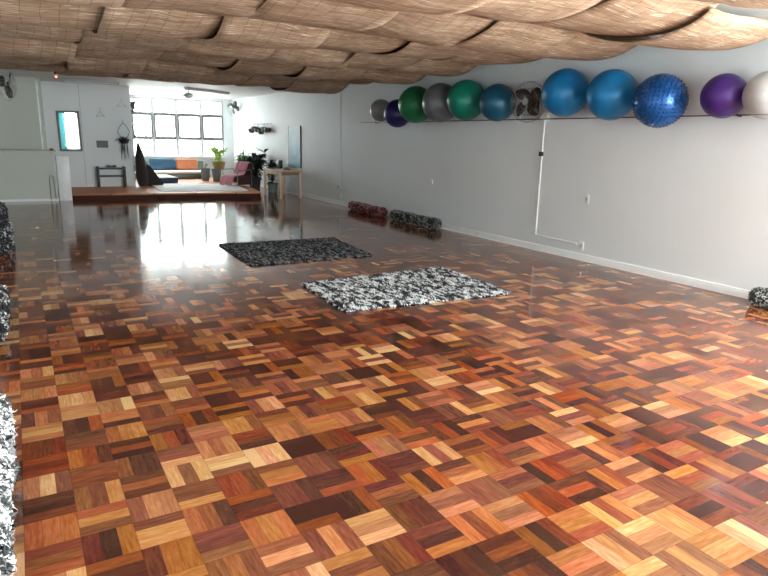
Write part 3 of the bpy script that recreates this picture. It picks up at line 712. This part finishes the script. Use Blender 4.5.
# ------------------------------------------------------------------ platform and what stands on it
pl = tag(empty('platform', (3.4, 19.3, 0)), 'low wooden platform with dark fascia in front of the windows', 'platform'); o_ = (3.4, 19.3, 0)
poly = [(1.05, 16.52), (5.53, 15.98), (5.95, 19.0), (6.10, 22.47), (2.82, 22.47), (2.82, 18.66), (1.05, 18.66)]
MB().prism(poly, .115, PZ).build('deck', M_PLAT, pl, o_, smooth=False)
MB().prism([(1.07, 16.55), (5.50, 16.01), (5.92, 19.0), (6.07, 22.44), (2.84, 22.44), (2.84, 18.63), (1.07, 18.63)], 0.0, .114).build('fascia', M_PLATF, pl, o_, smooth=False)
M_MAT = plain('white_cloth', (.90, .90, .89), .8, var=.04, bump=.1)
mt1 = tag(MB().prism([(3.10, 16.75), (5.30, 16.45), (5.60, 18.9), (3.25, 19.1)], PZ+.002, PZ+.02).build('floor_mat', M_MAT, smooth=False), 'large pale floor mat spread on the sunlit half of the platform', 'floor mat')
M_NAVY = plain('navy_cloth', (.02, .05, .10), .85, sheen=.3)
mm = tag(empty('floor_mattress', (3.72, 19.9, PZ)), 'thin navy floor mattress with a white top beside the dark leaning cushions', 'mattress'); mm.rotation_euler = (0, 0, .05)
MB().box((0, .35, .075), (.86, 1.3, .15), bev=.03).build('mattress', M_NAVY, mm); MB().box((0, .35, .163), (.84, 1.28, .022), bev=.008).build('white_cover', M_MAT, mm)
MB().box((-.18, .75, .235), (.42, .36, .12), bev=.045).build('pillow', M_MAT, mm)
M_DK = plain('black_brown_cloth', (.022, .017, .017), .9, sheen=.2)
b = MB(); b.lathe([(0, 0), (.115, .01), (.145, .12), (.15, .40), (.125, .75), (.07, 1.02), (.025, 1.18), (0, 1.20)], seg=20)
bm_ = b.bm; bmesh.ops.scale(bm_, verts=bm_.verts, vec=(1, .75, 1)); bmesh.ops.rotate(bm_, verts=bm_.verts, cent=(0, 0, 0), matrix=Matrix.Rotation(-.06, 3, 'Y'))
t_ = b.build('cloth_bundle', M_DK); t_.location = (2.97, 18.50, PZ+.004); tag(t_, 'tall dark tapering bundle leaning on the end of the partition', 'bundle')
b = MB(); b.prism([(-.22, 0), (.27, 0), (.22, .05), (-.06, .52), (-.16, .60), (-.22, .50)], -.14, .14)
bm_ = b.bm; bmesh.ops.bevel(bm_, geom=list(bm_.edges), offset=.025, segments=2, affect='EDGES'); bmesh.ops.rotate(bm_, verts=bm_.verts, cent=(0, 0, 0), matrix=Matrix.Rotation(PI/2, 3, 'X'))
t_ = b.build('wedge_cushion', M_DK); t_.location = (3.30, 18.80, PZ+.002); tag(t_, 'dark wedge-shaped back cushion between the tall bundle and the floor mattress', 'cushion')
# daybed under the window
M_SAGE = plain('sage_cloth', (.17, .23, .22), .9, sheen=.3)
db = tag(empty('daybed', (4.4, 21.85, PZ)), 'sage green daybed with a white seat under the windows', 'daybed'); o_ = (4.4, 21.85, PZ)
MB().box((4.38, 21.82, PZ+.105), (2.40, .90, .15), bev=.02).build('base', M_SAGE, db, o_)
MB().box((4.38, 21.80, PZ+.215), (2.44, .94, .075), bev=.035).build('seat', M_MAT, db, o_)
MB().box((4.38, 22.20, PZ+.40), (2.40, .14, .36), bev=.05).build('backrest', M_SAGE, db, o_)
MB().box((3.24, 21.85, PZ+.37), (.14, .80, .28), bev=.05).build('armrest', M_SAGE, db, o_)
for x in (3.3, 5.45):
    for y in (21.45, 22.2): MB().cyl((x, y, PZ+.001), (x, y, PZ+.03), .025, seg=10).build('leg', M_BLACK, db, o_)
def cushion(x, w, mat, lab):
    c = empty('back_cushion', (x, 22.01, PZ+.258)); tag(c, lab, 'cushion', 'long cushions on the daybed')
    b = MB(); b.box((0, 0, .19), (w, .15, .36), bev=.06); cv = b.build('cover', mat, c); cv.rotation_euler = (-.12, 0, 0)
    for k in (-.28, 0, .28): MB().sph((k*w, -.088, .20), .014).build('button', mat, cv)
cushion(4.19, .86, plain('denim_blue', (.045, .11, .19), .9, sheen=.3), 'long denim blue cushion at the back of the daybed')
cushion(4.99, .72, plain('burnt_orange', (.62, .20, .09), .9, sheen=.3), 'long burnt orange cushion at the back of the daybed')
# planters
M_POT = plain('grey_pot', (.16, .19, .21), .6)
def planter(x, y, z0, rb, rt_, h_, lab, stems, L, wid, mat, grp=None, nleaf=30, top=.5, potm=None, seed=1, pname='potted_plant', up_=(.2, 1.2)):
    rnd = random.Random(seed); r = tag(empty(pname, (x, y, z0)), lab, 'plant', grp)
    MB().lathe([(0, .002), (rb, .002), (rt_, h_-.02), (rt_*1.06, h_-.015), (rt_*1.06, h_), (rt_*.92, h_), (rt_*.9, h_-.04), (0, h_-.045)]).build('pot', potm or M_POT, r)
    st = MB(); lf = MB()
    for i in range(stems):
        a = rnd.random()*2*PI; hh = top*rnd.uniform(.55, 1); sp = wid*rnd.uniform(.2, .8)
        p0 = Vector((0, 0, h_-.05)); p1 = Vector((math.cos(a)*sp*.4, math.sin(a)*sp*.4, h_+hh*.6)); p2 = Vector((math.cos(a)*sp, math.sin(a)*sp, h_+hh))
        st.tube([p0, p1, p2], .006, 5)
        for j in range(nleaf//stems+1):
            q = p0.lerp(p1, rnd.random()) if rnd.random() < .25 else p1.lerp(p2, rnd.random()); b_ = rnd.random()*2*PI
            lf.leaf(q, (math.cos(b_), math.sin(b_), rnd.uniform(*up_)), L*rnd.uniform(.6, 1.1), L*.38, rnd.uniform(.2, .8), .3)
    for mb_ in (st, lf):
        for v_ in mb_.bm.verts: v_.co.x = min(v_.co.x, X1-.02-x)
    st.build('stem', mat, r); lf.build('foliage', mat, r); return r
planter(5.17, 20.35, PZ, .11, .15, .40, 'slate grey tapered planter beside the daybed, the left of two', 5, .12, .12, M_LEAFG, 'grey tapered planters by the daybed', 20, .16, seed=2)
planter(5.44, 20.02, PZ, .11, .15, .40, 'slate grey tapered planter beside the armchair, the right of two', 4, .12, .10, M_LEAFG, 'grey tapered planters by the daybed', 12, .14, seed=3)
st_ = tag(empty('plant_stool', (5.85, 21.2, PZ)), 'small wooden stool carrying the woven basket plant', 'stool')
MB().cyl((0, 0, .30), (0, 0, .335), .20, seg=24).build('stool_top', M_PINE, st_)
for a in range(3): MB().cyl((.15*math.cos(a*2.1), .15*math.sin(a*2.1), .002), (.12*math.cos(a*2.1), .12*math.sin(a*2.1), .30), .016, seg=8).build('leg', M_PINE, st_)
M_BASK = plain('woven_basket', (.34, .24, .07), .8, var=.35, scale=60)
planter(5.85, 21.2, PZ+.336, .17, .21, .23, 'lime green leafy plant in a woven basket near the window corner', 12, .18, .42, M_LEAFY, None, 300, .62, M_BASK, seed=5)
planter(6.33, 20.3, 0, .13, .17, .30, 'pale mid green plant in a pot behind the pink armchair', 12, .20, .38, M_LEAFG, None, 200, .85, seed=6)
planter(6.30, 18.85, 0, .15, .19, .34, 'large dark broad-leaved plant behind the armchair and pine table', 18, .36, .44, M_LEAFD, None, 260, .80, plain('dark_pot', (.05, .055, .05), .6), seed=7)
planter(6.40, 17.55, 0, .12, .15, .26, 'dark leafy plant in a grey pot just behind the pine table', 14, .26, .25, M_LEAFD, None, 150, .62, M_POT, seed=8)
# armchair
M_PINK = plain('dusty_pink_cloth', (.58, .22, .27), .9, sheen=.4); M_BURG = plain('burgundy_cloth', (.07, .014, .022), .9, sheen=.2)
ac = tag(empty('armchair', (5.62, 18.1, PZ)), 'metal-framed armchair with burgundy upholstery and a pink throw', 'armchair', None); ac.rotation_euler = (0, 0, .55)
ac.location = (5.52, 18.25, PZ)
# local: faces -x
MB().box((0, 0, .20), (.62, .58, .16), bev=.04).build('seat', M_BURG, ac)
bk = MB(); bk.box((0, 0, .24), (.13, .56, .50), bev=.05); bm_ = bk.bm; bmesh.ops.rotate(bm_, verts=bm_.verts, cent=(0, 0, 0), matrix=Matrix.Rotation(.32, 3, 'Y')); bmesh.ops.translate(bm_, verts=bm_.verts, vec=(.30, 0, .20)); bk.build('backrest', M_BURG, ac)
MB().box((.02, -.30, .17), (.60, .03, .26), bev=.01).build('side_panel', M_BURG, ac)
for s_ in (-1, 1):
    MB().tube([(-.30, .33*s_, .003), (-.30, .33*s_, .44), (-.27, .33*s_, .47), (.28, .33*s_, .47), (.31, .33*s_, .44), (.33, .33*s_, .003)], .013, 8).build('arm_frame', M_SILV, ac)
thr = bmesh.new(); g = []
path = [(-.40, .02), (-.36, .16), (-.32, .295), (-.15, .297), (.05, .297), (.16, .305), (.24, .45), (.32, .62), (.40, .70), (.45, .60)]
for i, (x_, z_) in enumerate(path):
    g.append([thr.verts.new((x_+.012*math.sin(j*1.7+i), -.22+.44*j/10, z_+.012*math.sin(j*1.3+i*2)+.012)) for j in range(11)])
for A, B in zip(g, g[1:]):
    for j in range(10): thr.faces.new((A[j], A[j+1], B[j+1], B[j]))
q = MB(); q.bm.free(); q.bm = thr; tw = tag(q.build('throw_blanket', M_PINK), 'dusty pink throw draped over the armchair', 'blanket'); tw.location = ac.location; tw.rotation_euler = ac.rotation_euler
md = tw.modifiers.new('thickness', 'SOLIDIFY'); md.thickness = .014; md.offset = 1
md = tw.modifiers.new('soft', 'SUBSURF'); md.levels = 1; md.render_levels = 2

# ------------------------------------------------------------------ pine table in the right rear
tb = tag(empty('side_table', (6.27, 16.2, 0)), 'pale pine table standing near the long wall beside the platform', 'table'); o_ = (6.27, 16.2, 0)
MB().box((6.19, 16.22, .715), (.66, 1.30, .035), bev=.005).build('tabletop', M_PINE, tb, o_)
ap = MB()
for x in (5.915, 6.465): ap.box((x, 16.22, .65), (.022, 1.08, .09))
for y in (15.62, 16.82): ap.box((6.19, y, .65), (.49, .022, .09))
ap.build('apron', M_PINE, tb, o_, smooth=False)
for x in (5.915, 6.465):
    for y in (15.62, 16.82): MB().box((x, y, .349), (.062, .062, .696), bev=.004).build('leg', M_PINE, tb, o_)
TZ = .7335
bm1 = NT('blue_painting'); tcn = bm1.n('ShaderNodeTexCoord'); sp = bm1.n('ShaderNodeSeparateXYZ'); bm1.l(tcn.outputs['Object'], sp.inputs[0])
nz = bm1.noise(tcn.outputs['Object'], 5, 4); tt = bm1.math('ADD', bm1.math('MULTIPLY', sp.outputs[2], .75), bm1.math('MULTIPLY', nz, .25))
cc = bm1.ramp(tt, [(.05, (.10, .28, .36)), (.45, (.26, .48, .56)), (.9, (.50, .64, .68))])
# pale vertical feather shape in the middle
dx_ = bm1.math('ABSOLUTE', bm1.math('SUBTRACT', sp.outputs[1], .02)); wv = bm1.math('ADD', .10, bm1.math('MULTIPLY', bm1.noise(tcn.outputs['Object'], 9, 2), .10))
ins = bm1.math('MULTIPLY', bm1.math('LESS_THAN', dx_, wv), bm1.math('MULTIPLY', bm1.math('LESS_THAN', sp.outputs[2], .88), bm1.math('GREATER_THAN', sp.outputs[2], .35)))
mx = bm1.n('ShaderNodeMix', data_type='RGBA'); bm1.l(bm1.math('MULTIPLY', ins, .18), mx.inputs['Factor']); bm1.l(cc, mx.inputs[6]); mx.inputs[7].default_value = (.66, .76, .78, 1); bm1.l(mx.outputs[2], bm1.b.inputs['Base Color'])
pa = tag(empty('painting', (6.726, 16.62, .76)), 'tall pale blue painting with dark edges on the long wall above the pine table', 'painting'); pa.rotation_euler = (0, 0, 0)
MB().box((0, 0, .565), (.022, .84, 1.13)).build('canvas', bm1.m, pa, smooth=False)
for s_ in (-1, 1): MB().box((0, s_*.432, .565), (.03, .024, 1.13)).build('frame_edge', plain('dark_slate', (.03, .05, .065), .5), pa, smooth=False)
sk = tag(empty('desk_speaker', (6.22, 16.45, TZ+.001)), 'small black speaker box on the pine table in front of the painting', 'speaker')
MB().box((0, 0, .12), (.12, .12, .22), bev=.008).build('cabinet', M_BLACK, sk); MB().cyl((0, -.061, .15), (0, -.066, .15), .035, seg=20).build('driver', M_DGREY, sk); MB().cyl((0, 0, 0), (0, 0, .012), .05, seg=16).build('foot', M_DGREY, sk)
M_BK = [plain('book_cover_%s' % n, c, .6) for n, c in (('maroon', (.16, .03, .035)), ('brown', (.12, .06, .04)), ('charcoal', (.06, .06, .065)))]
M_PAGE = plain('book_pages', (.62, .58, .50), .8)
def book(x, y, z, w, d, t, mat, lab, rz=0):
    r = tag(empty('book', (x, y, z), rz), lab, 'book', 'books lying on the pine table')
    c = MB(); c.box((0, 0, .002), (w, d, .004)); c.box((0, 0, t-.002), (w, d, .004)); c.box((-w/2+.002, 0, t/2), (.004, d, t)); c.build('cover', mat, r, smooth=False)
    MB().box((.003, 0, t/2), (w-.012, d-.012, t-.0085)).build('pages', M_PAGE, r, smooth=False)
book(6.33, 15.92, TZ+.001, .26, .34, .032, M_BK[0], 'maroon book at the bottom of the pile near the table corner', .2)
book(6.33, 15.92, TZ+.034, .22, .30, .028, M_BK[1], 'brown book on top of the maroon one on the pine table', -.1)
book(6.02, 16.35, TZ+.001, .20, .42, .022, M_BK[2], 'thin charcoal book lying flat at the platform side of the pine table', .1)
# dark pots hung on the long wall
hr = tag(MB().cyl((X1-.05, 18.35, 1.96), (X1-.05, 20.15, 1.96), .008, seg=8).cyl((X1, 18.5, 1.96), (X1-.05, 18.5, 1.96), .007, seg=8).cyl((X1, 20.0, 1.96), (X1-.05, 20.0, 1.96), .007, seg=8).build('hanging_rail', M_WIRE), 'thin dark rail on the far right wall carrying six little pots', 'rail')
pot_root = None
for i, (y, z) in enumerate(((20.02, 1.78), (19.72, 1.84), (19.40, 1.80), (19.10, 1.74), (18.80, 1.82), (18.52, 1.80))):
    if pot_root is None:
        r = empty('hanging_pot'); pot_root = r
        MB().lathe([(0, -.10), (.07, -.09), (.105, -.02), (.10, .04), (.09, .04), (.09, .0), (0, -.02)], (-.05, 0, 0)).build('pot', M_BLACK, r)
        MB().tube([(-.05, .09, .03), (-.05, .05, .10), (-.05, 0, .14), (-.05, -.05, .10), (-.05, -.09, .03)], .004, 5).build('bail', M_WIRE, r)
        k_ = MB()
        for a in range(9): k_.leaf((-.05, 0, .02), (math.cos(a*.7)*.6, math.sin(a*.7), .9), .12, .04, .5)
        k_.build('foliage', M_LEAFD, r)
    else: r = copy_tree(pot_root)
    r.location = (X1-.07, y, z)
    tag(r, 'little dark pot hanging in the row on the far right wall', 'pot', 'little dark pots on the far right wall')
# small speaker and vine by the left edge of the window
ws_ = tag(empty('wall_speaker', (2.83, 18.9, 2.33)), 'small black speaker on the window-side end of the partition', 'speaker'); o_ = (2.83, 18.9, 2.33)
MB().box((2.88, 18.80, 2.33), (.10, .12, .19), bev=.01).build('cabinet', M_BLACK, ws_, o_); MB().box((2.815, 18.80, 2.33), (.03, .04, .05)).build('mount', M_DGREY, ws_, o_); MB().box((2.88, 18.80, 2.19), (.05, .05, .10), bev=.01).build('bracket', M_DGREY, ws_, o_)
vn = tag(empty('hanging_vine', (3.42, 22.2, 2.3)), 'thin dark trailing vine hanging at the left side of the big window', 'plant'); o_ = (3.42, 22.2, 2.3)
st = MB(); lf = MB(); pts = [(3.40+.05*math.sin(i*.9), 22.25, 2.815-.09*i) for i in range(15)]; st.tube(pts, .005, 5)
for p in pts:
    for _ in range(3):
        a = random.random()*2*PI; lf.leaf(p, (math.cos(a), math.sin(a)*.3-.2, random.uniform(-.6, .4)), random.uniform(.07, .15), .05, .5)
st.build('stem', M_LEAFD, vn, o_); lf.build('foliage', M_LEAFD, vn, o_)

# ------------------------------------------------------------------ behind the camera: teal curtain at the near window
cu = bmesh.new(); g = []
for i in range(41):
    x = 2.02+.46*i/40; yy = Y0+.10+.035*math.sin(i*1.25); g.append((cu.verts.new((x, yy, .18)), cu.verts.new((x, yy, 2.60))))
for a, b in zip(g, g[1:]): cu.faces.new((a[0], b[0], b[1], a[1]))
q = MB(); q.bm.free(); q.bm = cu; o = q.build('curtain', plain('teal_cloth', (.04, .38, .46), .9)); md = o.modifiers.new('thickness', 'SOLIDIFY'); md.thickness = .006
tag(o, 'teal curtain beside the window behind the camera, seen in the mirror', 'curtain')
# tree outside the far window
tr = tag(empty('garden_tree', (5.2, 31, -3)), 'pale leafy tree outside the far windows', 'tree')
MB().tube([(0, 0, 0), (.1, 0, 2), (-.1, .1, 3.6), (.2, 0, 5.2)], [.22, .17, .12, .06], 10).build('trunk', plain('bark', (.14, .10, .07), .9), tr)
lf = MB(); rnd = random.Random(5)
for i in range(260):
    v = Vector((rnd.gauss(0, 1), rnd.gauss(0, 1), rnd.gauss(0, 1))).normalized()*rnd.uniform(.3, 1); lf.leaf((v.x*1.9, v.y*1.6, 5.0+v.z*1.1), (rnd.gauss(0, 1), rnd.gauss(0, 1), rnd.gauss(0, .5)), .26, .13, .3)
lf.build('foliage', plain('pale_outdoor_leaf', (.50, .66, .50), .6, var=.1), tr)
